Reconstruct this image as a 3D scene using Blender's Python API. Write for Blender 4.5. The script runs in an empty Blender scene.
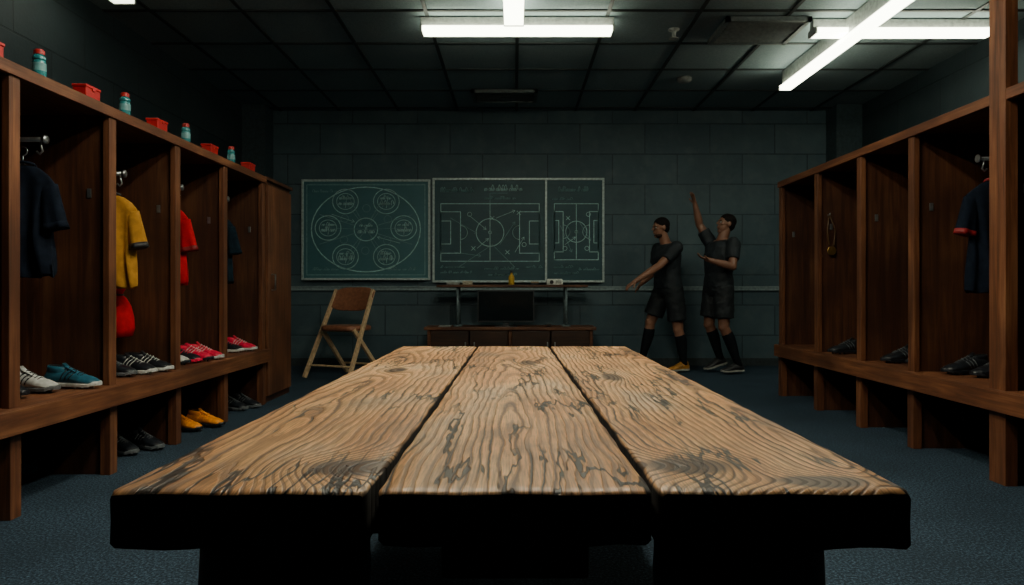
import bpy, bmesh, math, random
from mathutils import Vector, Matrix, Euler
random.seed(7)
V=Vector
sc=bpy.context.scene
COL=sc.collection

# ---------------------------------------------------------------- nodes
class NT:
    def __init__(s,name):
        s.mat=bpy.data.materials.new(name); s.mat.use_nodes=True
        s.t=s.mat.node_tree; s.t.nodes.clear()
        s.out=s.t.nodes.new('ShaderNodeOutputMaterial')
        s.b=s.t.nodes.new('ShaderNodeBsdfPrincipled')
        s.t.links.new(s.b.outputs[0],s.out.inputs[0])
    def n(s,typ,**kw):
        nd=s.t.nodes.new(typ)
        for k,v in kw.items(): setattr(nd,k,v)
        return nd
    def put(s,inp,v):
        if isinstance(v,bpy.types.NodeSocket): s.t.links.new(v,inp)
        else: inp.default_value=v
    def m(s,op,a,b=None,c=None,clamp=False):
        nd=s.n('ShaderNodeMath',operation=op); nd.use_clamp=clamp
        s.put(nd.inputs[0],a)
        if b is not None: s.put(nd.inputs[1],b)
        if c is not None: s.put(nd.inputs[2],c)
        return nd.outputs[0]
    def obj(s):
        return s.n('ShaderNodeTexCoord').outputs['Object']
    def xyz(s,v):
        nd=s.n('ShaderNodeSeparateXYZ'); s.put(nd.inputs[0],v); return nd.outputs
    def comb(s,x,y,z):
        nd=s.n('ShaderNodeCombineXYZ'); s.put(nd.inputs[0],x); s.put(nd.inputs[1],y); s.put(nd.inputs[2],z); return nd.outputs[0]
    def mapp(s,v,scale):
        nd=s.n('ShaderNodeMapping'); s.put(nd.inputs['Vector'],v); nd.inputs['Scale'].default_value=scale; return nd.outputs[0]
    def noise(s,v,scale,detail=3,rough=.5,dist=0):
        nd=s.n('ShaderNodeTexNoise'); s.put(nd.inputs['Vector'],v); nd.inputs['Scale'].default_value=scale
        nd.inputs['Detail'].default_value=detail; nd.inputs['Roughness'].default_value=rough; nd.inputs['Distortion'].default_value=dist
        return nd.outputs[0]
    def ramp(s,f,stops):
        nd=s.n('ShaderNodeValToRGB'); s.put(nd.inputs[0],f)
        cr=nd.color_ramp
        while len(cr.elements)<len(stops): cr.elements.new(.5)
        for e,(p,c) in zip(cr.elements,stops):
            e.position=p; e.color=(*c,1) if len(c)==3 else c
        return nd.outputs[0]
    def mix(s,f,a,b,mode='MIX'):
        nd=s.n('ShaderNodeMix',data_type='RGBA',blend_type=mode)
        s.put(nd.inputs[0],f)
        for i,v in ((6,a),(7,b)):
            if isinstance(v,tuple) and len(v)==3: v=(*v,1)
            s.put(nd.inputs[i],v)
        return nd.outputs[2]
    def bump(s,h,strength=.3,dist=.01):
        nd=s.n('ShaderNodeBump'); nd.inputs['Strength'].default_value=strength; nd.inputs['Distance'].default_value=dist
        s.put(nd.inputs['Height'],h); s.t.links.new(nd.outputs[0],s.b.inputs['Normal'])
    def col(s,c):
        if isinstance(c,tuple) and len(c)==3: c=(*c,1)
        s.put(s.b.inputs['Base Color'],c)
    def rough(s,r): s.put(s.b.inputs['Roughness'],r)
    def spec(s,v): s.b.inputs['Specular IOR Level'].default_value=v

_mc={}
def plain(name,c,rough=.5,metal=0,var=.25,scale=30,bump=0):
    if name in _mc: return _mc[name]
    t=NT(name); n=t.noise(t.obj(),scale,3)
    a=tuple(x*(1-var) for x in c); b=tuple(min(1,x*(1+var)) for x in c)
    t.col(t.ramp(n,[(.3,a),(.7,b)])); t.rough(rough); t.b.inputs['Metallic'].default_value=metal
    if rough>=.8: t.spec(.12)
    if bump: t.bump(n,bump,.005)
    _mc[name]=t.mat; return t.mat
def emis(name,c,s):
    t=NT(name); t.col((.9,.9,.85)); t.b.inputs['Emission Color'].default_value=(*c,1); t.b.inputs['Emission Strength'].default_value=s
    return t.mat

def locker_wood(name,axis,dark=1.0):
    t=NT(name); o=t.obj()
    sc_=[26,26,26]; sc_[axis]=1.6
    n1=t.noise(t.mapp(o,sc_),1,6,.6,.6)
    sc2=[120,120,120]; sc2[axis]=4
    n2=t.noise(t.mapp(o,sc2),1,3,.6)
    n3=t.noise(o,2.3,4)
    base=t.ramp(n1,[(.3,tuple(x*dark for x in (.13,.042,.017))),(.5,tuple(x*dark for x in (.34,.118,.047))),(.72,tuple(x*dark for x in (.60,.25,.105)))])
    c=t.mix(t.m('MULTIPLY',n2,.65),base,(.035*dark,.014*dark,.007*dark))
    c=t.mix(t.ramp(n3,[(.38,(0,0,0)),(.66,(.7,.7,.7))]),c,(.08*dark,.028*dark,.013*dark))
    t.col(c); t.rough(t.m('ADD',t.m('MULTIPLY',n2,.25),.38)); t.bump(n1,.35,.003)
    return t.mat

def table_wood(name,xc,y0,slope,c0,knots,amp,seed,freq=88):
    t=NT(name); o=t.obj(); x,y,z=t.xyz(o)
    so=t.m('ADD',y,seed*7.3)
    nv=t.comb(t.m('MULTIPLY',x,3.5),t.m('MULTIPLY',so,1.5),seed)
    n1=t.m('SUBTRACT',t.noise(nv,1,2,.5),.5)
    nv2=t.comb(t.m('MULTIPLY',x,16),t.m('MULTIPLY',so,5.0),seed+3)
    n2=t.m('SUBTRACT',t.noise(nv2,1,3,.55),.5)
    dx=t.m('SUBTRACT',x,xc); dy=t.m('MULTIPLY_ADD',t.m('SUBTRACT',y,y0),slope,c0)
    F=t.m('SQRT',t.m('ADD',t.m('MULTIPLY',dx,dx),t.m('MULTIPLY',dy,dy)))
    F=t.m('MULTIPLY_ADD',n1,amp,F); F=t.m('MULTIPLY_ADD',n2,.020,F)
    core=None
    for (kx,ky,A,sx,sy) in knots:
        ax=t.m('DIVIDE',t.m('SUBTRACT',x,kx),sx); ay=t.m('DIVIDE',t.m('SUBTRACT',y,ky),sy)
        r2=t.m('ADD',t.m('MULTIPLY',ax,ax),t.m('MULTIPLY',ay,ay))
        r2=t.m('MULTIPLY_ADD',n2,.8,r2)
        e=t.m('EXPONENT',t.m('MULTIPLY',r2,-.45))
        F=t.m('MULTIPLY_ADD',e,A,F)
        e2=t.ramp(t.m('EXPONENT',t.m('MULTIPLY',r2,-1.0)),[(.30,(0,0,0)),(.60,(1,1,1))])
        core=e2 if core is None else t.m('MAXIMUM',core,e2)
    Ff=t.m('MULTIPLY',F,freq)
    ph=t.m('FRACT',Ff); idx=t.m('FLOOR',Ff)
    wn=t.n('ShaderNodeTexWhiteNoise',noise_dimensions='1D'); t.put(wn.inputs['W'],idx); wv_=wn.outputs['Value']
    ring=t.ramp(ph,[(0,(0,0,0)),(.14,(.08,.08,.08)),(.34,(.75,.75,.75)),(.84,(1,1,1)),(1,(0,0,0))])
    ring=t.m('MAXIMUM',ring,t.m('MULTIPLY',wv_,.55))
    fib=t.noise(t.comb(t.m('MULTIPLY',x,300),t.m('MULTIPLY',y,9),seed),1,3,.6)
    patch=t.noise(t.comb(t.m('MULTIPLY',x,4.5),t.m('MULTIPLY',y,1.8),seed+9),1,5,.6)
    light=t.ramp(patch,[(.30,(.36,.20,.105)),(.44,(.74,.36,.135)),(.56,(.86,.49,.21)),(.70,(.72,.54,.36))])
    dark=t.ramp(patch,[(.3,(.045,.022,.012)),(.7,(.13,.058,.026))])
    c=t.mix(ring,dark,light)
    c=t.mix(t.ramp(fib,[(.36,(.65,.65,.65)),(.58,(0,0,0))]),c,(.10,.052,.028))
    gm=t.noise(t.comb(t.m('MULTIPLY',x,6),t.m('MULTIPLY',so,2.0),seed+41),1,3,.6)
    gcr=t.m('MULTIPLY',t.m('MULTIPLY',t.ramp(ph,[(0,(1,1,1)),(.12,(1,1,1)),(.2,(0,0,0))]),t.m('GREATER_THAN',wv_,.66)),t.ramp(gm,[(.47,(0,0,0)),(.53,(1,1,1))]))
    cn=t.noise(t.comb(t.m('MULTIPLY',x,9),t.m('MULTIPLY',so,1.2),seed+20),1,4,.62)
    cr=t.m('ABSOLUTE',t.m('SUBTRACT',cn,.5))
    cmask=t.noise(t.comb(t.m('MULTIPLY',x,4),t.m('MULTIPLY',so,2.0),seed+31),1,2)
    crk=t.m('MULTIPLY',t.ramp(cr,[(0,(1,1,1)),(.010,(1,1,1)),(.016,(0,0,0))]),t.ramp(cmask,[(.45,(0,0,0)),(.51,(1,1,1))]))
    crk=t.m('MAXIMUM',crk,gcr)
    c=t.mix(crk,c,(.008,.005,.004))
    dirt=t.noise(t.mapp(o,(1.3,.7,1)),5,6,.68)
    c=t.mix(t.ramp(dirt,[(.50,(0,0,0)),(.70,(.62,.62,.62))]),c,(.085,.058,.042))
    if core is not None: c=t.mix(t.m('MULTIPLY',core,.90),c,t.mix(ring,(.008,.005,.004),(.060,.030,.016)))
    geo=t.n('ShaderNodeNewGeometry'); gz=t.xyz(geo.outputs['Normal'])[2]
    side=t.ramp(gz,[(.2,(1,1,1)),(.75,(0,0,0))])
    c=t.mix(side,c,(.010,.008,.007))  # faces turned off the top go near black: shade painted into the plank colour
    t.col(c)
    t.rough(t.mix(side,t.ramp(ring,[(0,(.6,.6,.6)),(1,(.36,.36,.36))]),(.8,.8,.8)))
    h=t.m('SUBTRACT',t.m('MULTIPLY_ADD',fib,.25,ring),t.m('MULTIPLY',crk,2.5))
    t.bump(h,.5,.0022)
    return t.mat

# ---------------------------------------------------------------- mesh builder
class MB:
    def __init__(s,kr=1.0): s.v=[];s.f=[];s.mi=[];s.sm=[];s.kr=kr
    def add(s,vs,fs,m=0,sm=False):
        o=len(s.v); s.v+= [V(p) for p in vs]
        for f in fs: s.f.append([i+o for i in f]); s.mi.append(m); s.sm.append(sm)
    def box(s,x0,x1,y0,y1,z0,z1,m=0,R=None,c=None):
        vs=[V((x,y,z)) for x in (x0,x1) for y in (y0,y1) for z in (z0,z1)]
        if R is not None:
            c=V(c) if c is not None else V(((x0+x1)/2,(y0+y1)/2,(z0+z1)/2))
            vs=[R@(p-c)+c for p in vs]
        s.add(vs,[(0,1,3,2),(4,6,7,5),(0,4,5,1),(2,3,7,6),(0,2,6,4),(1,5,7,3)],m)
    def loft(s,rings,m=0,cap=True,sm=True):
        n=len(rings[0]); vs=[p for r in rings for p in r]; fs=[]
        for i in range(len(rings)-1):
            for j in range(n):
                k=(j+1)%n; fs.append((i*n+j,i*n+k,(i+1)*n+k,(i+1)*n+j))
        s.add(vs,fs,m,sm)
        if cap:
            o=len(s.v)-len(vs)
            s.f.append([o+j for j in range(n)][::-1]); s.mi.append(m); s.sm.append(False)
            s.f.append([o+(len(rings)-1)*n+j for j in range(n)]); s.mi.append(m); s.sm.append(False)
    def tube(s,pts,r,m=0,n=8,cap=True):
        pts=[V(p) for p in pts]; N=len(pts)
        rs=r if isinstance(r,(list,tuple)) else [r]*N
        rings=[]; pu=None
        for i,p in enumerate(pts):
            d=(pts[min(i+1,N-1)]-pts[max(i-1,0)]).normalized()
            if pu is None:
                a=V((0,0,1)) if abs(d.z)<.9 else V((1,0,0)); u=d.cross(a).normalized()
            else: u=(pu-d*pu.dot(d)).normalized()
            pu=u; w=d.cross(u)
            rings.append([p+(u*math.cos(t)+w*math.sin(t))*rs[i] for t in [2*math.pi*k/n for k in range(n)]])
        s.loft(rings,m,cap)
    def caps(s,a,ra,b,rb,m=0,n=14):
        a=V(a);b=V(b);d=(b-a).normalized(); pts=[];rs=[]
        if ra>.02: ra*=s.kr; rb*=s.kr
        for t in (-.98,-.8,-.5): pts.append(a+d*ra*t); rs.append(ra*math.sqrt(1-t*t))
        for k in range(5): f=k/4; pts.append(a.lerp(b,f)); rs.append(ra+(rb-ra)*f)
        for t in (.5,.8,.98): pts.append(b+d*rb*t); rs.append(rb*math.sqrt(1-t*t))
        s.tube(pts,rs,m,n)
    def lathe(s,prof,c,m=0,n=20,R=None,ms=None):
        c=V(c); R=R or Matrix.Identity(3)
        rings=[[c+R@V((r*math.cos(2*math.pi*k/n),r*math.sin(2*math.pi*k/n),z)) for k in range(n)] for r,z in prof]
        if ms is None: s.loft(rings,m)
        else:
            for i in range(len(rings)-1): s.loft(rings[i:i+2],ms[i],cap=(i==0 or i==len(rings)-2))
    def ell(s,c,r,R=None,m=0,nu=16,nv=10):
        c=V(c); R=R or Matrix.Identity(3); rings=[]
        for i in range(nv+1):
            ph=-math.pi/2+math.pi*i/nv; ph=max(-1.55,min(1.55,ph))
            rings.append([c+R@V((r[0]*math.cos(ph)*math.cos(2*math.pi*j/nu),r[1]*math.cos(ph)*math.sin(2*math.pi*j/nu),r[2]*math.sin(ph))) for j in range(nu)])
        s.loft(rings,m)
    def obj(s,name,mats,parent=None,bevel=0,loc=None,rot=None,sub=0):
        me=bpy.data.meshes.new(name); me.from_pydata([tuple(p) for p in s.v],[],s.f)
        for m in mats: me.materials.append(m)
        for p,mi,sm in zip(me.polygons,s.mi,s.sm): p.material_index=mi; p.use_smooth=sm
        bm=bmesh.new(); bm.from_mesh(me); bmesh.ops.recalc_face_normals(bm,faces=bm.faces); bm.to_mesh(me); bm.free()
        o=bpy.data.objects.new(name,me); COL.objects.link(o)
        if parent: o.parent=parent
        if loc: o.location=loc
        if rot: o.rotation_euler=rot
        if bevel:
            b=o.modifiers.new('bev','BEVEL'); b.width=bevel; b.segments=2; b.limit_method='ANGLE'; b.angle_limit=math.radians(50)
        return o
def empty(name,loc=(0,0,0)):
    e=bpy.data.objects.new(name,None); e.location=loc; e.empty_display_size=.1; COL.objects.link(e); return e

# ---------------------------------------------------------------- room
XL,XR,YB,YF,ZC=-3.5,4.45,9.8,-1.5,3.38
def wall_mat(name,ax,k=1.0):
    t=NT(name); o=t.obj(); x,y,z=t.xyz(o)
    h=x if ax=='x' else y
    br=t.n('ShaderNodeTexBrick'); t.put(br.inputs['Vector'],t.comb(h,z,0.0))
    br.inputs['Scale'].default_value=1; br.inputs['Brick Width'].default_value=.86; br.inputs['Row Height'].default_value=.40
    br.inputs['Mortar Size'].default_value=.009; br.inputs['Mortar Smooth'].default_value=.3
    br.inputs['Color1'].default_value=(.060*k,.112*k,.140*k,1); br.inputs['Color2'].default_value=(.100*k,.158*k,.182*k,1); br.inputs['Mortar'].default_value=(.022*k,.042*k,.054*k,1)
    n=t.noise(o,1.8,6,.65); n2=t.noise(o,40,3); n4=t.noise(o,5,5,.7)
    c=t.mix(t.ramp(n,[(.35,(.65,.65,.65)),(.7,(0,0,0))]),br.outputs['Color'],(.038*k,.070*k,.090*k))
    c=t.mix(t.ramp(n4,[(.5,(0,0,0)),(.75,(.4,.4,.4))]),c,(.15*k,.19*k,.20*k))
    c=t.mix(t.m('MULTIPLY',n2,.3),c,(.04*k,.07*k,.09*k))
    t.col(c); t.rough(.6)
    t.bump(t.m('ADD',t.m('MULTIPLY',br.outputs['Fac'],-1),t.m('MULTIPLY',n2,.25)),.5,.012)
    return t.mat
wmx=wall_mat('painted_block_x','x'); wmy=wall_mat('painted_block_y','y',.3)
def slab(name,x0,x1,y0,y1,z0,z1,mat,bevel=0):
    m=MB(); m.box(x0,x1,y0,y1,z0,z1); return m.obj(name,[mat],bevel=bevel)
t=NT('speckled_carpet'); o=t.obj(); n=t.noise(o,95,4,.75); n2=t.noise(o,2,4); n3=t.noise(o,60,2)
c=t.ramp(n,[(.40,(.004,.010,.018)),(.53,(.028,.056,.088)),(.66,(.13,.21,.29))])
c=t.mix(t.ramp(n2,[(.35,(.45,.45,.45)),(.7,(0,0,0))]),c,(.010,.020,.032)); t.col(c); t.rough(.85); t.spec(.25); t.bump(t.m('ADD',n,n3),.6,.006)
slab('floor',XL,XR,YF,YB,-.1,0,t.mat)
t=NT('ceiling_tile'); o=t.obj(); n=t.noise(o,70,4,.7); n2=t.noise(o,1.1,3)
t.col(t.mix(n2,t.ramp(n,[(.4,(.19,.25,.26)),(.6,(.30,.375,.38))]),(.165,.23,.25))); t.rough(.85); t.bump(n,.5,.004)
slab('ceiling',XL,XR,YF,YB,ZC,ZC+.1,t.mat)
slab('wall_back',XL,XR,YB,YB+.12,0,ZC,wmx)
slab('wall_front',XL,XR,YF-.12,YF,0,ZC,wall_mat('painted_block_front','x',.6))
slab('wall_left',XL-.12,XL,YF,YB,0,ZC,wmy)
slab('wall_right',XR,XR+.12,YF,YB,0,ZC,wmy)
dk=plain('dark_grid',(.016,.022,.023),.6)
m=MB()
x=-3.1
while x<XR-.05:
    m.box(x-.016,x+.016,YF,YB,ZC-.012,ZC); x+=.78
y=YB-.15-.84*13
while y<YB-.05:
    if y>YF: m.box(XL,XR,y-.016,y+.016,ZC-.011,ZC)
    y+=.84
m.obj('trim_1',[dk])
colm=plain('pilaster_paint',(.035,.060,.072),.7)
slab('pillar',XL,-3.2,YB-.32,YB,0,ZC,colm)
slab('pillar.001',4.12,XR,YB-.32,YB,0,ZC,colm)
rail=plain('grey_rail',(.25,.34,.36),.5)
m=MB(); m.box(-3.2,4.12,YB-.035,YB,.995,1.035); m.box(-3.2,4.12,YB-.05,YB,1.035,1.05); m.obj('trim_2',[rail])
bb=plain('skirting',(.03,.042,.048),.6)
slab('baseboard_back',-3.2,4.12,YB-.025,YB,0,.1,bb); slab('baseboard_left',XL,XL+.02,YF,YB-.33,0,.1,bb); slab('baseboard_right',XR-.02,XR,YF,YB-.33,0,.1,bb)

# ---------------------------------------------------------------- lights
em_v=emis('tube_diffuser',(.98,1,.76),13.5); em_n=emis('tube_diffuser_near',(1,.92,.72),58); em_l=emis('tube_diffuser_dim',(.98,1,.76),5)
hous=plain('light_housing',(.35,.37,.35),.4,.3)
def fixture(cx,cy,L,axis,w=.16,z=3.235,mat=em_v):
    m=MB(); hl=L/2; hw=w/2
    def b(a0,a1,c0,c1,z0,z1,mi):
        if axis=='x': m.box(cx+a0,cx+a1,cy+c0,cy+c1,z0,z1,mi)
        else: m.box(cx+c0,cx+c1,cy+a0,cy+a1,z0,z1,mi)
    b(-hl,hl,-hw,hw,z,z+.045,1)
    b(-hl-.02,hl+.02,-hw*.45,hw*.45,z+.045,ZC-.012,0)
    b(-hl-.02,-hl,-hw-.005,hw+.005,z-.005,z+.055,0); b(hl,hl+.02,-hw-.005,hw+.005,z-.005,z+.055,0)
    m.obj('fluorescent_light',[hous,mat],bevel=.004)
fixture(.02,6.45,1.64,'x')
fixture(-.01,5.45,1.6,'y')
fixture(3.40,6.5,1.55,'x')
fixture(2.92,6.75,2.5,'y',w=.12,z=3.16)
fixture(-3.05,5.0,1.55,'y',mat=em_l)
fixture(-.50,3.0,1.6,'y',mat=em_n)
fixture(.65,3.0,1.6,'y',mat=em_n)

m=MB()
m.box(1.85,2.55,6.42,7.02,ZC-.02,ZC-.012,0)
for k in range(9): m.box(1.88,2.52,6.46+k*.062,6.48+k*.062,ZC-.045,ZC-.02,1,R=Matrix.Rotation(.6,3,'X'))
for a in ((1.83,1.87,6.4,7.04),(2.53,2.57,6.4,7.04),(1.83,2.57,6.4,6.44),(1.83,2.57,7.0,7.04)): m.box(*a,ZC-.05,ZC-.012,1)
m.obj('ceiling_vent',[plain('vent_dark',(.008,.009,.009)),plain('vent_grey',(.10,.12,.12),.5)])
m=MB()
m.box(-.5,.25,8.75,9.2,ZC-.02,ZC-.012,0)
for k in range(6): m.box(-.47,.22,8.79+k*.07,8.81+k*.07,ZC-.045,ZC-.02,1)
for a in ((-.52,-.48,8.73,9.22),(.23,.27,8.73,9.22),(-.52,.27,8.73,8.77),(-.52,.27,9.18,9.22)): m.box(*a,ZC-.05,ZC-.012,1)
m.obj('ceiling_vent',[plain('vent_dark',(0,0,0)),plain('vent_grey',(0,0,0))])
m=MB(); m.lathe([(.05,0),(.05,-.012),(.02,-.02),(.016,-.07),(.03,-.078),(.045,-.085),(.045,-.092)],(1.45,6.75,ZC)); m.obj('ceiling_sprinkler',[hous])
m=MB(); m.lathe([(.085,0),(.085,-.03),(.06,-.05),(.02,-.055)],(1.9,8.3,ZC-.0)); m.obj('smoke_detector',[plain('detector',(.2,.21,.2),.5)])

# ---------------------------------------------------------------- table
mt=[table_wood('aged_plank_a',-.44,1.6,.035,.05,[(-.250,1.13,.09,.075,.060),(-.40,2.5,.05,.035,.09)],.085,1.0,62),
    table_wood('aged_plank_b',-.01,1.30,.050,.0,[(.05,2.75,.04,.035,.10)],.070,2.0,60),
    table_wood('aged_plank_c',.50,2.6,.040,.05,[(.265,1.14,.09,.080,.058),(.43,1.045,.07,.075,.036),(.3,2.3,.05,.035,.11)],.085,3.0,62)]
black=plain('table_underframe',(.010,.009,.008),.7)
tb=empty('plank_table',(0,0,0))
ZT=.73; Y0,Y1=.99,3.56
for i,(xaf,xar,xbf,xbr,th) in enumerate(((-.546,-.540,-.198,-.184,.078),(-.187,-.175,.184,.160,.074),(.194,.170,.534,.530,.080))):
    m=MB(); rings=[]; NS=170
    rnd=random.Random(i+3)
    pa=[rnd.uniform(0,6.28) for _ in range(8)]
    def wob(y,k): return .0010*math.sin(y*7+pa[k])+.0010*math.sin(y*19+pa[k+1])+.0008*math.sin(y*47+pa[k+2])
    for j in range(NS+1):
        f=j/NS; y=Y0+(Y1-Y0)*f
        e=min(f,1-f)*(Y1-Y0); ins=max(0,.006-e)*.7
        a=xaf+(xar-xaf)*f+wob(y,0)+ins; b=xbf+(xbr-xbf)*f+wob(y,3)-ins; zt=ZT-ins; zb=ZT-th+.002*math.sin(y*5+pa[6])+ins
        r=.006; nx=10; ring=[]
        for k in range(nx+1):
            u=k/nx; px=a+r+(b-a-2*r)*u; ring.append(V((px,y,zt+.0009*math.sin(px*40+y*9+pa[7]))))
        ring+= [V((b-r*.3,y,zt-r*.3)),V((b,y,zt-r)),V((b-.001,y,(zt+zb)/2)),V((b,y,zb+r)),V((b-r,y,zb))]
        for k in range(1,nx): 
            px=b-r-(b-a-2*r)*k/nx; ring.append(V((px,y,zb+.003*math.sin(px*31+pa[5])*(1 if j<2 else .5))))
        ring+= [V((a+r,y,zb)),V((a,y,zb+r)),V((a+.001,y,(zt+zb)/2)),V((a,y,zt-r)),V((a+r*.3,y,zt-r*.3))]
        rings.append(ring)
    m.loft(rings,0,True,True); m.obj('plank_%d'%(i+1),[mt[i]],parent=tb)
m=MB()
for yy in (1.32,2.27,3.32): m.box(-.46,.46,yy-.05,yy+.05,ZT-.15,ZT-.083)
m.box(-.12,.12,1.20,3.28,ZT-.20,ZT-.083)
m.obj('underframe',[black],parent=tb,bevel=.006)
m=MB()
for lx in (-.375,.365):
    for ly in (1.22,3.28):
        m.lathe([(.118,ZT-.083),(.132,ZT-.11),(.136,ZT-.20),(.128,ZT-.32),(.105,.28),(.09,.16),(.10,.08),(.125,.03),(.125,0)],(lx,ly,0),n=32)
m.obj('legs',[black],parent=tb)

# ---------------------------------------------------------------- lockers
wv=locker_wood('locker_wood_upright',2,.66); wh=locker_wood('locker_wood_rail',1,.76); wd=locker_wood('locker_wood_shadow',2,.15); wp=locker_wood('locker_wood_panel',2,.31)  # shadow and panel copies: same wood, shade inside the bays put into the colour
steel=plain('brushed_steel',(.42,.46,.48),.3,.9)
BH=.485
def lockers(sgn,xf,posts,depth,LT,column=None):
    m=MB(); xb=xf+sgn*depth
    def bx(xa,xb_,y0,y1,z0,z1,mi): m.box(min(xa,xb_),max(xa,xb_),y0,y1,z0,z1,mi)
    ya,yb=posts[0]-.04,posts[-1]+.04
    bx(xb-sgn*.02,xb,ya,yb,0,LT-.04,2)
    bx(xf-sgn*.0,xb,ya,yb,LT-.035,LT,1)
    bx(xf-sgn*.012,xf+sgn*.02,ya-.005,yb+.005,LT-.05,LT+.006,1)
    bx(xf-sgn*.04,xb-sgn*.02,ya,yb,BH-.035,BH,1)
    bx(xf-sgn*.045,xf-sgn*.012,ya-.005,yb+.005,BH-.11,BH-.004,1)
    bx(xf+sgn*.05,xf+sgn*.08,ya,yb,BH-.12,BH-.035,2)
    for i,p in enumerate(posts):
        w=.036
        if p==column: bx(xf-sgn*.015,xf+sgn*.05,p-.065,p+.065,0,ZC-.012,0)
        else: bx(xf,xf+sgn*.035,p-w,p+w,BH,LT-.05,0)
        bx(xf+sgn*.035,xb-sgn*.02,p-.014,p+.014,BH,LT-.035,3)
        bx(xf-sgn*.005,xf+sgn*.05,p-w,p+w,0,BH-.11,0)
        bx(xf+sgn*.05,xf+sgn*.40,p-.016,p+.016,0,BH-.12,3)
        kx=xf+sgn*.12
        bx(kx-.012,kx+.012,p-.019,p-.014,1.50,1.55,4)
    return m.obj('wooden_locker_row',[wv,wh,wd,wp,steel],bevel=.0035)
PL=[1.64,2.44,3.24,4.03,4.81,5.6,6.45]; PR=[2.2,3.0,3.83,4.69,5.4,6.17,7.0]
LTL=1.985
LKL=lockers(-1,-2.19,PL,.68,LTL)
LKR=lockers(1,2.51,PR,.72,2.02,3.83)
m=MB()
m.box(-2.87,-2.21,6.52,7.25,0,1.97,0)
m.box(-2.209,-2.185,6.55,7.22,.06,1.93,1)
m.box(-2.88,-2.18,6.515,7.26,1.97,2.0,0)
m.tube([(-2.185,6.64,1.0),(-2.15,6.64,1.0),(-2.15,6.64,1.14),(-2.185,6.64,1.14)],.007,2)
m.obj('wooden_cupboard',[wp,wv,steel],bevel=.004)

# ---------------------------------------------------------------- coat rails + jerseys
def coat_rail(sgn,xb,xe,y,z,par):
    m=MB()
    m.tube([(xb,y,z),(xe,y,z)],.013,0,10)
    m.lathe([(.024,-.01),(.024,.0),(.011,.004)],(xe,y,z),0,12,R=Matrix.Rotation(math.pi/2,3,'Y'))
    m.box(min(xb,xb-sgn*.012),max(xb,xb-sgn*.012),y-.03,y+.03,z-.04,z+.04)
    m.tube([(xe+sgn*.03,y,z),(xe+sgn*.03,y,z-.03),(xe+sgn*.02,y,z-.06),(xe+sgn*.035,y,z-.075),(xe+sgn*.05,y,z-.06)],.006,0,8)
    m.obj('coat_hook_rail',[steel],parent=par)
def jersey(x,y,z,col,trim,L=.56,hw=.165,seed=0):
    m=MB(); rr=random.Random(seed); ph=rr.uniform(0,6)
    rings=[]; n=40
    prof=[(0,.055,.03),(-.012,.085,.035),(-.045,.13,.04),(-.085,hw*.98,.045),(-.13,hw*.95,.05),(-.25,hw*.88,.055),(-.38,hw*.90,.06),(-L+.02,hw,.065),(-L,hw*1.0,.06)]
    fine=[]
    for i in range(len(prof)-1):
        for k in range(4):
            f=k/4; fine.append(tuple(prof[i][q]*(1-f)+prof[i+1][q]*f for q in range(3)))
    fine.append(prof[-1])
    for (dz,w,tk) in fine:
        g=min(1,-dz/L*1.6)
        rings.append([V((x+w*math.cos(a)*(1+.04*g*math.sin(7*a+ph)),y+tk*math.sin(a)*(1+.55*g*math.sin(9*a+ph+dz*5))+.012*g*math.sin(dz*14+a*3),z+dz+.010*g*math.sin(a*5+ph))) for a in [2*math.pi*k/n for k in range(n)]])
    m.loft(rings,0)
    for s in (-1,1):
        A=V((x+s*(hw-.035),y,z-.10)); B=V((x+s*(hw+.012),y-.012,z-.32))
        rg=[]
        d=(B-A).normalized(); u=V((0,1,0)); w_=d.cross(u)
        for k in range(9):
            f=k/8; c=A.lerp(B,f); ra=.045+.014*f; rb=.030+.018*f
            rg.append([c+w_*ra*math.cos(a)+u*rb*math.sin(a)*(1+.3*f*math.sin(4*a+ph)) for a in [2*math.pi*q/18 for q in range(18)]])
        m.loft(rg,0); e=rg[-1]; cc=B
        m.loft([[cc+(p-cc)*1.03 for p in rg[-2]],[cc+(p-cc)*1.05+d*.004 for p in e]],1)
    m.tube([V((x+.06*math.cos(a),y+.036*math.sin(a),z+.004-.012*math.sin(a))) for a in [2*math.pi*k/20 for k in range(21)]],.008,1,6)
    m.tube([(x-hw*.8,y,z-.07),(x,y,z+.012),(x+hw*.8,y,z-.07)],.006,2,8)
    hk=[V((x,y,z+.01)),V((x,y,z+.05))]+[V((x+.022*math.cos(a)-.0,y,z+.075+.022*math.sin(a))) for a in [-1.57+.5*k for k in range(8)]]
    m.tube(hk,.0035,3,6)
    m.obj('hanging_jersey',[col,trim,plain('hanger_black',(.02,.02,.02),.4),steel])
navy=plain('navy_cloth',(.005,.009,.018),.9,0,.3,25,.4); mustard=plain('mustard_cloth',(.42,.20,.028),.85,0,.2,25,.4)
red_c=plain('red_cloth',(.45,.006,.014),.8,0,.2,25,.4); slate=plain('slate_cloth',(.006,.016,.026),.9,0,.3,25,.4)
tr_red=plain('trim_red',(.22,.010,.013)); tr_w=plain('trim_white',(.6,.6,.58)); tr_d=plain('trim_dark',(.015,.015,.018))
for (x,y,zt,c,tr) in ((-2.50,3.76,1.63,navy,navy),(-2.47,4.52,1.575,mustard,tr_d),(-2.50,5.30,1.60,red_c,tr_red),(-2.50,6.15,1.62,slate,slate)):
    jersey(x,y,zt,c,tr,seed=int(y*10))
    coat_rail(-1,-2.85,-2.38,y,zt+.135,LKL)
jersey(2.87,4.42,1.65,navy,tr_red,L=.66,hw=.18,seed=5); coat_rail(1,3.21,2.77,4.42,1.785,LKR)

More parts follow.
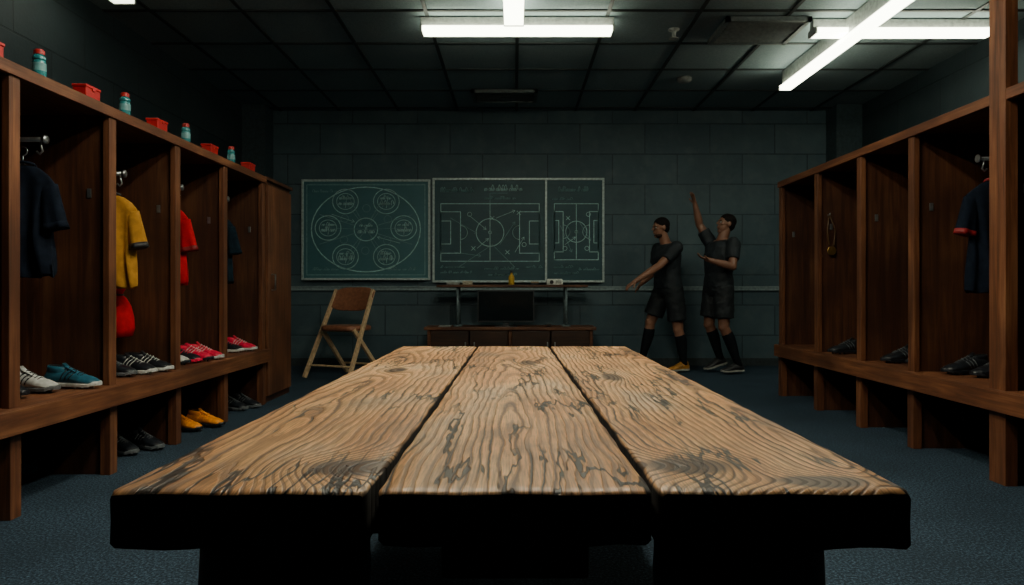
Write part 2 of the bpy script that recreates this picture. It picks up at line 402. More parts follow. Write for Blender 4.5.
# ---------------------------------------------------------------- boots
def interp(tab,x):
    for i in range(len(tab)-1):
        if x<=tab[i+1][0]:
            a,b=tab[i],tab[i+1]; f=(x-a[0])/(b[0]-a[0]); f=f*f*(3-2*f) ; return a[1]+(b[1]-a[1])*f
    return tab[-1][1]
WT=[(0,.012),(.015,.026),(.05,.034),(.12,.033),(.19,.046),(.235,.043),(.262,.028),(.275,.010)]
HT=[(0,.05),(.02,.075),(.06,.085),(.11,.082),(.16,.064),(.21,.046),(.25,.034),(.275,.012)]
def boot_geo(m,T,mu=0,ms=1,ma=2,md=3,studs=True,sc_=1.0):
    """T maps local (x toe,y side,z up) to world"""
    zb=.014
    xs=[0,.006,.015,.03,.05,.075,.1,.125,.15,.175,.2,.22,.24,.255,.267,.275]
    rings=[]; n=18
    for x in xs:
        w=interp(WT,x); h=interp(HT,x); off=.006*math.sin(x/.275*math.pi)
        r=[]
        for k in range(n):
            a=2*math.pi*k/n; c,s=math.cos(a),math.sin(a)
            zz=.5+.5*(abs(s)**.8)*(1 if s>0 else -1)
            yy=w*(abs(c)**.75)*(1 if c>0 else -1)*(1-.38*max(0,s))
            r.append(T(V((x,yy+off,zb+h*zz))))
        rings.append(r)
    m.loft(rings,mu)
    rg=[]
    for x in xs:
        w=interp(WT,x)*1.04+.001; off=.006*math.sin(x/.275*math.pi); up=.006 if x>.24 else 0
        rg.append([T(V((x*1.012-.001,yy+off,z+up))) for yy,z in ((-w,zb-.004),(-w*1.01,zb+.008),(-w*.8,zb+.014),(w*.8,zb+.014),(w*1.01,zb+.008),(w,zb-.004))])
    m.loft(rg,ms,sm=False)
    if studs:
        for x,y in ((.03,.018),(.03,-.018),(.06,.02),(.06,-.02),(.17,.03),(.17,-.028),(.205,.03),(.205,-.025),(.24,.0)):
            m.loft([[T(V((x+r*math.cos(a),y+r*math.sin(a),z))) for a in [k*math.pi/3 for k in range(6)]] for r,z in ((.007,.012),(.0045,.0))],ms)
    def er(a,b,z,tilt=.10,cx=.062):
        return [T(V((cx+a*math.cos(q),b*math.sin(q),z-tilt*a*math.cos(q)))) for q in [2*math.pi*k/18 for k in range(18)]]
    m.loft([er(.052,.026,.075),er(.050,.029,.09),er(.046,.027,.104),er(.041,.022,.104)],mu,cap=False)
    m.loft([er(.041,.022,.104),er(.038,.02,.088)],md)
    m.loft([[T(V((x,y,z))) for y,z in ((-.014,z0),(.014,z0),(.012,z0+.006),(-.012,z0+.006))] for x,z0 in ((.19,.056),(.15,.078),(.115,.094),(.095,.112))],mu)
    for x in (.125,.142,.159,.176,.19):
        z=interp(HT,x)+zb
        m.tube([T(V((x,-.019,z-.007))),T(V((x+.003,0,z+.003+ .006*(x<.17)))),T(V((x,.019+.004,z-.007)))],.0026,ma,6)
    for s in (-1,1):
        for x in (.095,.115,.135):
            pts=[]
            for f in (0,.33,.66,1):
                xx=x+.022*f; w=interp(WT,xx); h=interp(HT,xx)
                sn=-.3+1.0*f; sn=max(-.95,min(.9,sn)); cc=math.sqrt(1-sn*sn)
                yy=w*(cc**.75)*(1-.38*max(0,sn)); zz=.5+.5*(abs(sn)**.8)*(1 if sn>0 else -1)
                pts.append(T(V((xx,s*(yy+.0005)+.005,zb+h*zz))))
            m.tube(pts,.0032,ma,5)
def boot(x,y,z,az,up,sole,acc,k=1.12):
    m=MB(); R=Matrix.Rotation(az,3,'Z')
    T=lambda p: R@V(((p.x-.137)*k,p.y*k,p.z*k))
    boot_geo(m,T); m.obj('football_boot',[up,sole,acc,plain('boot_lining',(.01,.01,.01),.8)],loc=(x,y,z))
P=plain
bk=P('boot_black',(.011,.014,.019),.35); wt=P('boot_white',(.55,.57,.55),.4); teal=P('boot_teal',(.018,.11,.17),.35); pink=P('boot_pink',(.70,.012,.06),.4); oran=P('boot_orange',(.9,.27,.01),.4); gry=P('boot_grey',(.12,.135,.145),.4)
b=.001+BH
for a in ((-2.47,3.53,-.1,bk,bk,gry),(-2.44,3.72,-.12,wt,gry,bk),(-2.32,3.88,-.1,teal,wt,bk),
          (-2.40,4.40,-.1,bk,gry,gry),(-2.34,4.53,-.15,bk,wt,wt),(-2.31,4.67,-.05,bk,wt,wt),
          (-2.38,5.08,-.1,wt,bk,bk),(-2.36,5.22,-.1,bk,pink,pink),(-2.33,5.35,-.15,pink,bk,wt),(-2.31,5.48,-.05,pink,wt,wt),
          (-2.38,6.08,-.1,bk,wt,pink),(-2.33,6.25,-.1,pink,wt,wt)):
    boot(a[0],a[1],b,a[2],*a[3:])
for a in ((-2.36,5.26,-.25,oran,bk,oran),(-2.27,5.42,-.2,oran,bk,oran),(-2.42,4.53,-.5,bk,gry,gry),(-2.34,4.67,-.4,bk,gry,gry),(-2.36,6.16,-.3,bk,gry,gry),(-2.30,6.29,-.3,bk,gry,gry)):
    boot(a[0],a[1],.001,a[2],*a[3:])
for a in ((2.83,4.36,math.pi+.15,bk,bk,gry),(2.76,4.53,math.pi+.1,bk,bk,gry),(2.74,5.24,math.pi+.1,bk,bk,gry),(2.68,5.98,math.pi+.1,bk,bk,gry),(2.84,5.08,math.pi,bk,bk,gry)):
    boot(a[0],a[1],b,a[2],*a[3:])

# red drawstring bag hanging low from its cord on the coat rail
m=MB()
bxc,byc,bz=-2.495,4.66,.70
m.lathe([(.03,0),(.075,.01),(.088,.06),(.085,.13),(.072,.2),(.045,.25),(.020,.27),(.028,.285),(.042,.31),(.038,.318)],(bxc,byc,bz),n=24)
for v in m.v: 
    a=math.atan2(v.y-byc,v.x-bxc); r=1+.08*math.sin(5*a+v.z*9); v.x=bxc+(v.x-bxc)*r; v.y=byc+(v.y-byc)*r
m.tube([(bxc+.026*math.cos(a),byc+.026*math.sin(a),bz+.27) for a in [k*.5 for k in range(14)]],.005,1,6)
m.tube([(bxc,byc+.02,bz+.27),(bxc,byc+.01,1.3),(bxc,4.57,1.68),(bxc,4.53,1.724),(bxc,4.50,1.71)],.004,1,6)
m.obj('drawstring_bag',[red_c,tr_d])
m=MB()
ycm=6.12
m.tube([(2.60,ycm,1.62),(2.585,ycm,1.5),(2.60,ycm,1.38),(2.62,ycm,1.36),(2.64,ycm,1.38),(2.65,ycm,1.5),(2.60,ycm,1.62)],.005,0,6)
m.lathe([(.035,-.004),(.038,0),(.035,.004)],(2.62,ycm,1.325),1,20,R=Matrix.Rotation(math.pi/2,3,'X'))
m.tube([(2.60,6.155,1.62),(2.60,6.11,1.62),(2.60,6.105,1.635)],.005,2,6)
m.obj('medal_on_lanyard',[P('ribbon',(.08,.04,.012)),P('gold',(.45,.28,.08),.35,.9),steel])

# ---------------------------------------------------------------- bottles and boxes
tealb=P('bottle_teal',(.02,.20,.22),.25); capr=P('cap_red',(.42,.02,.02),.4); lab=P('bottle_label',(.12,.30,.32),.4)
for y in (3.46,4.22,5.0,5.8):
    k=.66
    m=MB(); m.lathe([(r*k*1.2,z*k) for r,z in [(.030,0),(.037,.004),(.038,.03),(.038,.045),(.038,.10),(.036,.112),(.032,.12),(.037,.13),(.036,.145),(.026,.162),(.030,.163),(.030,.190),(.024,.193),(.022,.20),(.009,.201)]],(-2.225,y,LTL+.007),n=24,ms=[0,0,0,1,0,0,0,0,0,2,2,2,2,2])
    m.obj('water_bottle',[tealb,lab,capr])
redb=P('red_plastic',(.42,.010,.012),.45,0,.12); redl=P('red_lid',(.50,.015,.018),.4,0,.1)
for y in (3.12,3.86,4.62,5.42,6.2):
    m=MB(); x0,x1=-2.27,-2.20; y0,y1=y-.065,y+.065; z=LTL+.007
    m.box(x0,x1,y0,y1,z,z+.054,0); m.box(x0-.004,x1+.004,y0-.004,y1+.004,z+.054,z+.068,1)
    m.box(x1+.001,x1+.007,y-.014,y+.014,z+.042,z+.062,0)
    m.obj('red_storage_box',[redb,redl,tr_d],bevel=.004)

# ---------------------------------------------------------------- boards
alu=P('board_frame',(.50,.60,.60),.4,.2)
def board_mat(name,c1,c2):
    t=NT(name); o=t.obj(); n=t.noise(o,3,6,.7,1); n2=t.noise(t.mapp(o,(4,1,30)),1,3)
    t.col(t.mix(t.m('MULTIPLY',n2,.2),t.ramp(n,[(.3,c1),(.7,c2)]),(.11,.25,.29))); t.rough(.5); return t.mat
gb=board_mat('green_board',(.036,.145,.175),(.062,.20,.235)); kb=board_mat('black_board',(.010,.050,.068),(.018,.076,.096))
chalk=P('chalk_line',(.50,.78,.78),.9); chalk2=P('chalk_faint',(.22,.40,.42),.9)
def board(name,x0,x1,z0,z1,mat,splits=()):
    e=empty(name,(0,0,0)); m=MB(); yb=YB-.001
    m.box(x0+.02,x1-.02,yb-.02,yb,z0+.02,z1-.02,0); m.obj('surface',[mat],parent=e)
    m=MB(); f=.028
    m.box(x0,x1,yb-.035,yb,z1-f,z1); m.box(x0,x1,yb-.035,yb,z0,z0+f); m.box(x0,x0+f,yb-.035,yb,z0+f,z1-f); m.box(x1-f,x1,yb-.035,yb,z0+f,z1-f)
    for s in splits: m.box(s-.014,s+.014,yb-.035,yb,z0+f,z1-f)
    m.box(x0+.05,x1-.05,yb-.09,yb-.035,z0,z0+.012)
    m.obj('frame',[alu],parent=e,bevel=.003); return e
class Chalk:
    def __init__(s): s.m=MB(); s.y=YB-.0235
    def line(s,pts,w=.007,mi=0):
        for i in range(len(pts)-1):
            a=V((pts[i][0],0,pts[i][1])); c=V((pts[i+1][0],0,pts[i+1][1])); d=(c-a)
            if d.length<1e-5: continue
            d.normalize(); n=V((-d.z,0,d.x))*w*.5; a=a-d*w*.3; c=c+d*w*.3
            o=V((0,s.y,0)); s.m.add([a-n+o,c-n+o,c+n+o,a+n+o],[(0,1,2,3)],mi)
    def circ(s,x,z,r,rz=None,w=.007,a0=0,a1=2*math.pi,n=40,mi=0):
        rz=rz or r; s.line([(x+r*math.cos(a0+(a1-a0)*k/n),z+rz*math.sin(a0+(a1-a0)*k/n)) for k in range(n+1)],w,mi)
    def rect(s,x0,x1,z0,z1,w=.007,mi=0): s.line([(x0,z0),(x1,z0),(x1,z1),(x0,z1),(x0,z0)],w,mi)
    def scrib(s,x,z,L,h,w=.005,mi=0):
        # cursive-looking handwriting: small loops of varying height, with word gaps
        pts=[]; px=x
        while px<x+L:
            if random.random()<.16 and len(pts)>6: s.line(pts,w,mi); pts=[]; px+=.03; continue
            hh=h*random.choice((.35,.35,.4,.8)); ww=random.uniform(.012,.02)
            for k in range(6):
                q=2*math.pi*k/6; pts.append((px+ww*k/6-.5*ww*math.sin(q),z+hh*.5*(1-math.cos(q))-h*.2))
            px+=ww
        if len(pts)>1: s.line(pts,w,mi)
    def arrow(s,x0,z0,x1,z1,w=.006,mi=0):
        s.line([(x0,z0),(x1,z1)],w,mi); d=V((x1-x0,z1-z0,0)).normalized(); 
        for q in (2.6,-2.6): s.line([(x1,z1),(x1+.04*(d.x*math.cos(q)-d.y*math.sin(q)),z1+.04*(d.x*math.sin(q)+d.y*math.cos(q)))],w,mi)
e1=board('tactics_board',-2.82,-1.12,1.13,2.46,gb)
c=Chalk(); cx,cz=-1.97,1.80
c.rect(-2.75,-1.19,1.20,2.39,.012,1)
c.circ(cx,cz,.72,.56,w=.013); c.circ(cx,cz,.155,.15,.012)
pos=[(cx-.27,cz+.37),(cx+.27,cz+.37),(cx-.5,cz+.02),(cx+.5,cz+.02),(cx-.27,cz-.36),(cx+.27,cz-.36)]
for i,(x,z) in enumerate(pos):
    r=.17
    c.circ(x,z,r,r*.95,.012); c.circ(x,z,r*.68,r*.62,.009)
    c.scrib(x-r*.5,z-.03,r,.08,.008); c.scrib(x-r*.45,z+.04,r*.9,.06,.007); c.line([(x,z-r*.5),(x+.02,z+r*.4)],.007)
c.scrib(cx-.1,cz-.03,.2,.10,.008); c.scrib(cx-.08,cz+.05,.16,.06,.007)
for a in range(8):
    q=a*math.pi/4+.39; c.line([(cx+.15*math.cos(q),cz+.13*math.sin(q)),(cx+.66*math.cos(q),cz+.51*math.sin(q))],.008,1)
for i,(x,z) in enumerate(pos[:6]): c.line([(x,z),(cx,cz)],.006,1)
for a in range(6):
    q=a*math.pi/3; c.circ(cx+.33*math.cos(q+.5),cz+.28*math.sin(q+.5),.05,w=.006,n=14,mi=1)
c.arrow(cx-.45,cz+.2,cx-.15,cz+.1); c.arrow(cx+.45,cz-.18,cx+.15,cz-.1)
c.scrib(cx-.7,1.27,.35,.05,mi=1); c.scrib(cx+.3,1.27,.35,.05,mi=1); c.scrib(cx-.7,2.3,.3,.05,mi=1)
c.m.obj('chalk_drawing',[chalk,chalk2],parent=e1)
e2=board('blackboard',-1.09,1.18,1.10,2.48,kb,(.41,))
c=Chalk()
def pitch(x0,x1,z0,z1,mi=0,full=True):
    W=x1-x0; H=z1-z0; xm=(x0+x1)/2; zm=(z0+z1)/2
    c.rect(x0,x1,z0,z1,.010,mi); c.line([(xm,z0),(xm,z1)],.009,mi); r=min(W,H)*.24
    c.circ(xm,zm,r,w=.011,mi=mi); c.circ(xm,zm,.02,mi=mi)
    for s,xe in ((1,x0),(-1,x1)):
        c.rect(xe,xe+s*W*.2,zm-H*.36,zm+H*.36,.010,mi); c.rect(xe,xe+s*W*.1,zm-H*.2,zm+H*.2,.010,mi)
        a0=-math.pi/2 if s>0 else math.pi/2
        c.circ(xe+s*W*.2,zm,H*.12,w=.008,a0=a0,a1=a0+math.pi,mi=mi)
pitch(-.98,.32,1.38,2.14); pitch(.52,1.10,1.40,2.14)
for (x,z) in ((-.6,2.0),(-.55,1.55),(-.3,1.95),(-.1,1.5),(.05,2.02),(.12,1.6),(.7,1.95),(.95,1.55),(.66,1.55),(.97,2.0)):
    if random.random()<.5: c.circ(x,z,.028,w=.007,n=12)
    else: c.line([(x-.025,z-.025),(x+.025,z+.025)],.007); c.line([(x-.025,z+.025),(x+.025,z-.025)],.007)
c.arrow(-.6,1.98,-.38,1.8); c.arrow(-.5,1.55,-.35,1.68); c.arrow(-.25,1.95,.0,2.05); c.arrow(.66,1.6,.8,1.7); c.arrow(0,1.5,.12,1.7)
c.scrib(-.98,2.31,.42,.08,.007,1); c.scrib(-.40,2.33,.48,.10,.008); c.scrib(.58,2.32,.4,.08,.007,1); c.scrib(-.4,2.21,.4,.05,.006,1)
for (x,z,L) in ((-.98,1.30,.3),(-.98,1.23,.4),(-.4,1.28,.45),(-.35,1.2,.35),(.15,1.3,.2),(.52,1.3,.25),(.85,1.27,.25),(.52,1.22,.3),(.5,2.2,.25)): c.scrib(x,z,L,.04,.006,1)
c.line([(-.75,1.3),(-.3,1.6),(.0,1.3)],.006,1); c.line([(-.33,2.14),(-.33,2.28),(-.1,2.28)],.007,1)
for (x0,z0,x1,z1) in ((-.85,1.95,-.5,1.75),(-.8,1.5,-.45,1.45),(-.2,1.6,.0,1.9),(.6,1.85,.75,1.5),(.85,1.9,1.0,1.65)): c.arrow(x0,z0,x1,z1,.006,1)
c.m.obj('chalk_drawing',[chalk,chalk2],parent=e2)

# ---------------------------------------------------------------- console desk
e=empty('console_desk',(0,0,0))
m=MB()
m.box(-1.12,1.0,9.08,9.62,.505,.545,0)
m.box(-1.08,-1.04,9.11,9.60,0,.505,0); m.box(.92,.96,9.11,9.60,0,.505,0); m.box(-.08,-.04,9.11,9.60,0,.505,0)
m.box(-1.04,.92,9.57,9.60,.02,.505,0); m.box(-1.04,.92,9.13,9.57,.06,.09,0)
for x0 in (-1.035,-.555,-.035,.445): m.box(x0,x0+.465 if x0<.4 else .915,9.09,9.108,.1,.495,1)
for x0 in (-.61,-.5,.40,.49): m.box(x0-.008,x0+.008,9.075,9.09,.28,.36,2)
m.obj('cabinet',[locker_wood('desk_wood',0,.6),locker_wood('desk_door',0,.18),steel],parent=e,bevel=.004)
m=MB(); m.box(-.98,.91,9.22,9.58,1.035,1.065,0); m.obj('riser_shelf',[locker_wood('riser_wood',0,.5)],parent=e,bevel=.004)
m=MB()
for x in (-.72,.64):
    for y in (9.27,9.52):
        m.tube([(x,y,.556),(x,y,1.035)],.018,0,12); m.lathe([(.06,.545),(.06,.553),(.02,.562)],(x,y,0),0,18)
m.obj('riser_legs',[P('leg_paint',(.16,.22,.24),.4,.3)],parent=e)
m=MB()
m.box(-.465,.24,9.17,9.20,.60,1.0,0); m.box(-.45,.225,9.166,9.17,.62,.985,1); m.box(-.3,.08,9.20,9.225,.68,.92,0)
m.box(-.15,-.07,9.19,9.215,.555,.7,0); m.box(-.25,.03,9.13,9.30,.546,.558,0)
m.obj('monitor',[P('monitor_case',(.025,.03,.034),.4),P('monitor_screen',(.008,.012,.014),.12)],bevel=.003)
m=MB(); m.ell((.42,9.17,.565),(.035,.06,.018)); m.box(.4195,.4205,9.11,9.15,.574,.581,1); m.obj('computer_mouse',[P('mouse',(.05,.05,.05),.3),steel])
m=MB(); m.box(-.95,-.8,9.12,9.25,.547,.552,0); m.box(-.94,-.79,9.13,9.26,.552,.56,0); m.obj('paper_stack',[P('paper_grey',(.25,.27,.26))])
m=MB(); m.box(.40,.60,9.28,9.44,1.067,1.13,0); m.box(.41,.59,9.29,9.43,1.13,1.14,0); m.lathe([(.025,0),(.025,.012),(.018,.013)],(.46,9.279,1.10),1,16,R=Matrix.Rotation(math.pi/2,3,'X'))
for k in range(4): m.box(.51,.58,9.276,9.28,1.085+k*.01,1.089+k*.01,1)
m.obj('projector',[P('proj_white',(.75,.77,.72),.4),tr_d],bevel=.008)
m=MB(); m.lathe([(.03,0),(.038,.005),(.038,.09),(.03,.115),(.014,.13),(.014,.15),(.018,.151),(.018,.175),(.012,.178)],(-.045,9.33,1.067),n=20,ms=[0,0,0,0,0,1,1,1]); m.obj('yellow_bottle',[P('yellow_plastic',(.6,.36,.03),.35),tr_d])
m=MB()
for i,(x,w) in enumerate(((-.86,.16),(-.66,.12))): m.box(x,x+w,9.3,9.42,1.067,1.067+.03+.015*i,i)
m.obj('chalk_box',[P('chalkbox',(.3,.32,.3)),P('chalkbox2',(.45,.4,.3))],bevel=.003)
m=MB(); m.box(.2,.3,9.3,9.36,1.067,1.09,0); m.box(.2,.3,9.3,9.36,1.09,1.105,1); m.obj('board_eraser',[tr_d,P('er_wood',(.3,.2,.1))],bevel=.003)

# ---------------------------------------------------------------- folding chair
m=MB()
def leg(a,b,w=.024,t=.016,mi=0):
    a=V(a);b=V(b);d=(b-a).normalized();u=V((1,0,0));u=(u-d*u.dot(d)).normalized();q=d.cross(u)
    m.loft([[p+u*t*i+q*w*j for i,j in ((-1,-1),(1,-1),(1,1),(-1,1))] for p in (a,b)],mi,sm=False)
for s in (-1,1):
    leg((s*.31,-.36,.004),(s*.265,.16,1.0)); leg((s*.25,.34,.004),(s*.225,-.16,.55))
    m.tube([(s*.29,-.06,.56),(s*.21,-.06,.56)],.008,2,8)
m.tube([(-.30,-.29,.14),(.30,-.29,.14)],.012,0,10); m.tube([(-.24,.28,.12),(.24,.28,.12)],.012,0,10); m.tube([(-.235,-.14,.53),(.235,-.14,.53)],.012,0,10)
n=24; rings=[]
for z,k in ((.53,.95),(.54,1),(.575,1),(.592,.93)):
    rings.append([V((.25*k*abs(math.cos(a))**.45*(1 if math.cos(a)>0 else -1),.0+.215*k*abs(math.sin(a))**.45*(1 if math.sin(a)>0 else -1),z)) for a in [2*math.pi*(q+.5)/n for q in range(n)]])
m.loft(rings,1)
rings=[]
for i in range(17):
    f=-1+2*i/16; x=.285*f; yb_=.05*(1-f*f); h=.14-.055*abs(f)**4
    zc=.895; yy=.105
    rings.append([V((x,yy+yb_+dy+(dz*.5),zc+dz)) for dy,dz in ((-.014,-h*.95),(-.016,-h*.5),(-.016,h*.5),(-.014,h*.95),(0,h),(.014,h*.95),(.014,-h*.95),(0,-h))])
m.loft(rings,1)
m.obj('folding_chair',[P('chair_beech',(.66,.46,.27),.45),P('chair_leather',(.30,.12,.065),.45),steel],loc=(-1.965,8.62,0.0),rot=(0,0,math.radians(-25)),bevel=.002)

# ---------------------------------------------------------------- people
def bake_remesh(mb,voxel,smooth_it,mats,name,parent,disp=0):
    o=mb.obj('tmp',[])
    r=o.modifiers.new('r','REMESH'); r.mode='VOXEL'; r.voxel_size=voxel; r.use_smooth_shade=True
    s=o.modifiers.new('s','SMOOTH'); s.factor=.5; s.iterations=smooth_it
    if disp:
        tx=bpy.data.textures.new('cl','CLOUDS'); tx.noise_scale=.09; d=o.modifiers.new('d','DISPLACE'); d.texture=tx; d.strength=disp; d.mid_level=.5
    dg=bpy.context.evaluated_depsgraph_get(); me=bpy.data.meshes.new_from_object(o.evaluated_get(dg))
    bpy.data.objects.remove(o); me.materials.clear()
    for mm in mats: me.materials.append(mm)
    for p in me.polygons: p.use_smooth=True; p.material_index=0
    ob=bpy.data.objects.new(name,me); COL.objects.link(ob); ob.parent=parent; return ob
def frame(F,U=V((0,0,1))):
    F=F.normalized(); S=U.cross(F).normalized(); U2=F.cross(S)
    return F,S,U2,Matrix((F,S,U2)).transposed()
def hand(mb,w,d,n,side,curl=.5,spread=.0):
    d=d.normalized(); n=(n-d*n.dot(d)).normalized(); T=d.cross(n).normalized()*side
    R=Matrix((d,T,n)).transposed()
    mb.ell(w+d*.045,(.052,.040,.016),R); mb.ell(w+d*.07,(.03,.041,.014),R); mb.caps(w-d*.02,.024,w+d*.03,.024)
    for k,(off,L) in enumerate(((.030,.074),(.010,.084),(-.010,.078),(-.029,.060))):
        p=w+d*.082+T*off*.95; dd=(d+T*off*spread*12).normalized(); ang=curl*.35
        for q,(fl,r) in enumerate(((.45,.0095),(.31,.0088),(.24,.008))):
            v=(dd*math.cos(ang)+n*math.sin(ang)).normalized(); p2=p+v*L*fl; mb.caps(p,r,p2,r*.93,n=8); p=p2; ang+=curl*.55
    p=w+d*.025+T*.032; v=(T*.75+d*.75+n*.25).normalized(); p2=p+v*.04; mb.caps(p,.012,p2,.0105,n=8); v=(T*.35+d*.9+n*.3).normalized(); mb.caps(p2,.0105,p2+v*.032,.009,n=8)
def person(name,Y,J,bodyF,headF,skin,kit,kit2,sock,shoe,beard=False):
    pts_=('head','neck','pel','shL','elL','wrL','hdL','shR','elR','wrR','hdR','knL','anL','knR','anR')
    g={k:V((J[k][0],Y+J[k][1],J[k][2])) for k in pts_}
    e=empty(name,(g['pel'].x,Y,0)); inv=V((-g['pel'].x,-Y,0))
    F,S,U,R=frame(V(bodyF)); KW=1.10
    up=(g['neck']-g['pel']).normalized(); 
    mb=MB(1.13); pel,neck=g['pel'],g['neck']
    tl=(neck-pel)
    def ring(c,a,b_,n=22,pw=.85):
        a*=KW; b_*=KW
        return [c+S*a*(abs(math.cos(q))**pw)*(1 if math.cos(q)>0 else -1)+F*b_*(abs(math.sin(q))**pw)*(1 if math.sin(q)>0 else -1) for q in [2*math.pi*k/n for k in range(n)]]
    tor=[(-.10,.10,.08,0),(-.03,.155,.108,0),(.10,.158,.112,0),(.30,.138,.10,.01),(.50,.152,.108,.015),(.70,.172,.118,.015),(.84,.178,.108,.0),(.93,.145,.085,-.01),(1.0,.085,.065,-.015),(1.03,.05,.05,-.015)]
    mb.loft([ring(pel+tl*f+F*o,a,b_) for f,a,b_,o in tor])
    HF,HS,HU,HR=frame(V(headF)); C=g['head']
    mb.caps(neck-up*.03,.060,C-HU*.05-HF*.015,.050)
    mb.ell(C+HU*.028-HF*.012,(.100,.078,.094),HR); mb.ell(C-HU*.035+HF*.022,(.070,.060,.085),HR)
    mb.ell(C-HU*.098+HF*.060,(.026,.028,.022),HR); mb.caps(C+HF*.088+HU*.022,.008,C+HF*.108-HU*.014,.0135,n=10)
    mb.ell(C+HF*.078+HU*.030,(.016,.052,.012),HR)
    mb.ell(C+HF*.088-HU*.048,(.013,.026,.008),HR); mb.ell(C+HF*.086-HU*.062,(.012,.022,.008),HR)
    for s in (-1,1):
        mb.ell(C+HS*s*.078-HF*.012,(.020,.009,.034),HR); mb.ell(C+HS*s*.04+HF*.06-HU*.012,(.02,.02,.018),HR)
    for s,k in ((1,'L'),(-1,'R')):
        sh,el,wr=g['sh'+k],g['el'+k],g['wr'+k]
        mb.ell(sh,(.068,.068,.068)); mb.caps(neck-up*.06+S*s*.05,.055,sh,.055)
        mb.caps(sh,.056,sh.lerp(el,.45),.052); mb.caps(sh.lerp(el,.4),.052,el,.040)
        mb.caps(el,.041,el.lerp(wr,.3),.043); mb.caps(el.lerp(wr,.3),.043,wr,.026)
        hand(mb,wr,g['hd'+k]-wr,V(J['pn'+k]),J['ts'+k],J['curl'+k],J.get('sp'+k,0))
        hp=pel+S*s*.095; kn,an=g['kn'+k],g['an'+k]
        mb.caps(hp,.090,hp.lerp(kn,.4),.080); mb.caps(hp.lerp(kn,.4),.080,kn,.055); mb.ell(kn+F*.008,(.060,.060,.062))
        sd=(an-kn).normalized(); bk_=-(F-sd*F.dot(sd)).normalized()
        mb.caps(kn,.052,kn.lerp(an,.32)+bk_*.014,.056); mb.caps(kn.lerp(an,.32)+bk_*.014,.056,kn.lerp(an,.75),.038); mb.caps(kn.lerp(an,.7),.038,an,.031)
    for p in mb.v: p+=inv
    bake_remesh(mb,.0062,3,[skin],'body',e)
    sb=MB(1.12)
    sh=[(.02,.182,.130,0),(.12,.176,.128,0),(.30,.160,.122,.01),(.50,.170,.126,.015),(.70,.188,.134,.015),(.84,.192,.122,.0),(.93,.160,.102,-.01),(.985,.098,.082,-.012)]
    sb.loft([ring(pel+tl*f+F*o,a,b_,28) for f,a,b_,o in sh])
    for s,k in ((1,'L'),(-1,'R')):
        s0,el=g['sh'+k],g['el'+k]
        sb.ell(s0,(.082,.082,.082)); sb.caps(neck-up*.07+S*s*.05,.062,s0,.066)
        sb.tube([s0,s0.lerp(el,.3),s0.lerp(el,.68)],[.080,.080,.074],0,20)
    for p in sb.v: p+=inv
    bake_remesh(sb,.009,4,[kit],'shirt',e,.022)
    hb=MB()
    hb.loft([ring(pel+tl*f,a,b_,28) for f,a,b_ in ((-.16,.14,.10),(-.06,.182,.125),(.06,.18,.124),(.12,.165,.115))])
    for s,k in ((1,'L'),(-1,'R')):
        hp=pel+S*s*.095; kn=g['kn'+k]
        hb.tube([hp+(hp-kn)*.05,hp.lerp(kn,.3),hp.lerp(kn,.78)],[.118,.120,.120],0,22)
    for p in hb.v: p+=inv
    bake_remesh(hb,.009,4,[kit2],'shorts',e,.022)
    kb_=MB()
    for k in 'LR':
        kn,an=g['kn'+k],g['an'+k]; sd=(an-kn).normalized(); bk_=-(F-sd*F.dot(sd)).normalized()
        kb_.tube([kn.lerp(an,.17)+bk_*.008,kn.lerp(an,.2)+bk_*.01,kn.lerp(an,.34)+bk_*.014,kn.lerp(an,.55)+bk_*.008,kn.lerp(an,.78),an,an+sd*.02],[.062,.067,.068,.061,.048,.042,.040],0,20)
    for p in kb_.v: p+=inv
    kb_.obj('socks',[sock],parent=e)
    for k in 'LR':
        an=g['an'+k]; d=V(J['ft'+k]).normalized(); F2,S2,U2,R2=frame(d); org=an-U2*.088
        m=MB(); T=lambda p: org+F2*((p.x-.062)*1.08)+S2*(p.y*1.2)+U2*(p.z*1.08)+inv
        boot_geo(m,T); m.obj('shoe_'+k,[shoe,P('shoe_sole',(.3,.3,.28)),tr_d,tr_d],parent=e)
    hm=MB(); hm.ell(C+HU*.047-HF*.022,(.102,.083,.088),HR,nu=24,nv=16); hm.ell(C-HU*.0-HF*.052,(.062,.074,.075),HR,nu=24,nv=16)
    for p in hm.v: p+=inv
    bake_remesh(hm,.006,2,[P('dark_hair',(.010,.008,.008),.8,0,.4,120,.5)],'hair',e,.006)
    if beard:
        bm_=MB(); bm_.ell(C-HU*.088+HF*.034,(.050,.056,.034),HR,nu=24,nv=14)
        for p in bm_.v: p+=inv
        bake_remesh(bm_,.005,2,[P('stubble',(.045,.025,.018),.8,0,.4,150,.4)],'beard',e,.003)
    em=MB()
    for s in (-1,1):
        ec=C+HF*.080+HS*s*.031+HU*.006+inv
        em.ell(ec,(.013,.013,.011),HR,0); em.ell(ec+HF*.009,(.006,.006,.006),HR,1)
        em.caps(ec+HF*.010+HU*.020-HS*.014,.0035,ec+HF*.008+HU*.021+HS*.014,.0035,1,6)
    em.ell(C+HF*.098-HU*.055+inv,(.004,.022,.0022),HR,2)
    em.obj('eyes_brows_mouth',[P('eye_white',(.3,.3,.28),.3),P('iris',(.01,.008,.006),.3),P('lip_line',(.10,.03,.025),.5)],parent=e)
    return e
skin1=P('skin_tan',(.27,.125,.078),.45,0,.1,12); skin2=P('skin_brown',(.21,.095,.060),.45,0,.1,12)
kitA=P('kit_black',(.009,.014,.020),.75,0,.25,18,.3); kitB=P('kit_shorts',(.005,.008,.012),.75,0,.25,18,.3)
sockm=P('sock_black',(.007,.009,.012),.85)
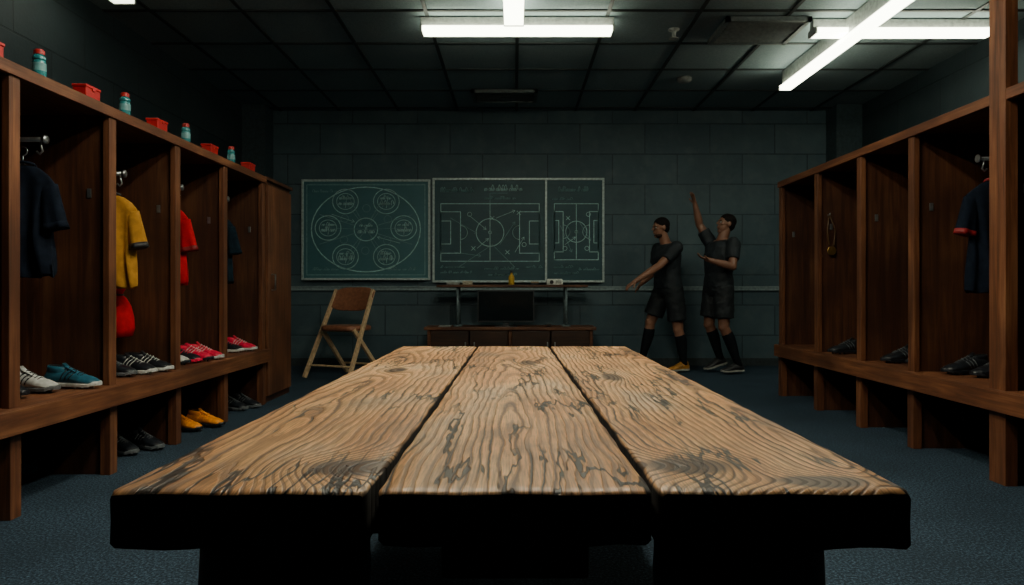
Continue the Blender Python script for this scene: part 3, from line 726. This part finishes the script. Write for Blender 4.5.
person('footballer',9.1,dict(
  head=(1.785,-.02,1.76),neck=(1.86,0,1.57),pel=(1.885,0,1.0),
  shL=(1.945,-.18,1.51),elL=(1.72,-.30,1.29),wrL=(1.43,-.33,1.105),hdL=(1.33,-.34,1.04),
  shR=(1.79,.18,1.51),elR=(1.78,.28,1.25),wrR=(1.60,.20,1.09),hdR=(1.53,.17,1.03),
  pnL=(0,.3,-1),pnR=(0,-.4,-1),tsL=1,tsR=-1,curlL=.45,curlR=.5,
  knL=(1.99,-.08,.52),anL=(2.06,-.09,.10),knR=(1.685,.11,.60),anR=(1.59,.13,.15),
  ftL=(-1,-.25,-.02),ftR=(-1,-.1,.10)),
  (-.86,-.5,0),(-1,-.28,-.08),skin1,kitA,kitB,sockm,P('shoe_amber',(.45,.20,.03),.4),beard=True)
person('footballer',8.9,dict(
  head=(2.535,0,1.79),neck=(2.48,0,1.60),pel=(2.445,0,1.02),
  shL=(2.575,-.175,1.545),elL=(2.53,-.30,1.27),wrL=(2.25,-.33,1.345),hdL=(2.14,-.33,1.385),
  shR=(2.40,.16,1.56),elR=(2.27,.20,1.80),wrR=(2.205,.16,2.045),hdR=(2.175,.14,2.15),
  pnL=(0,0,1),pnR=(-1,-.3,0),tsL=-1,tsR=-1,curlL=.5,curlR=.18,spR=.6,
  knL=(2.48,-.11,.56),anL=(2.66,-.10,.11),knR=(2.36,.10,.58),anR=(2.50,.11,.165),
  ftL=(-1,-.2,-.02),ftR=(-1,-.1,-.28)),
  (-.88,-.45,0),(-1,-.15,.22),skin2,kitA,kitB,sockm,P('shoe_dark',(.02,.02,.024),.4),beard=False)

# ---------------------------------------------------------------- world + camera
w=bpy.data.worlds.new('World'); sc.world=w; w.use_nodes=True
w.node_tree.nodes['Background'].inputs[0].default_value=(.05,.08,.09,1); w.node_tree.nodes['Background'].inputs[1].default_value=.3
cam=bpy.data.cameras.new('Camera'); co=bpy.data.objects.new('Camera',cam); COL.objects.link(co)
co.location=(0,0,1.0); co.rotation_euler=(math.pi/2,0,0)
cam.sensor_width=36; cam.lens=740/1024*36; cam.shift_x=-3/1024; cam.shift_y=-2.5/1024
cam.clip_start=.02
sc.camera=co
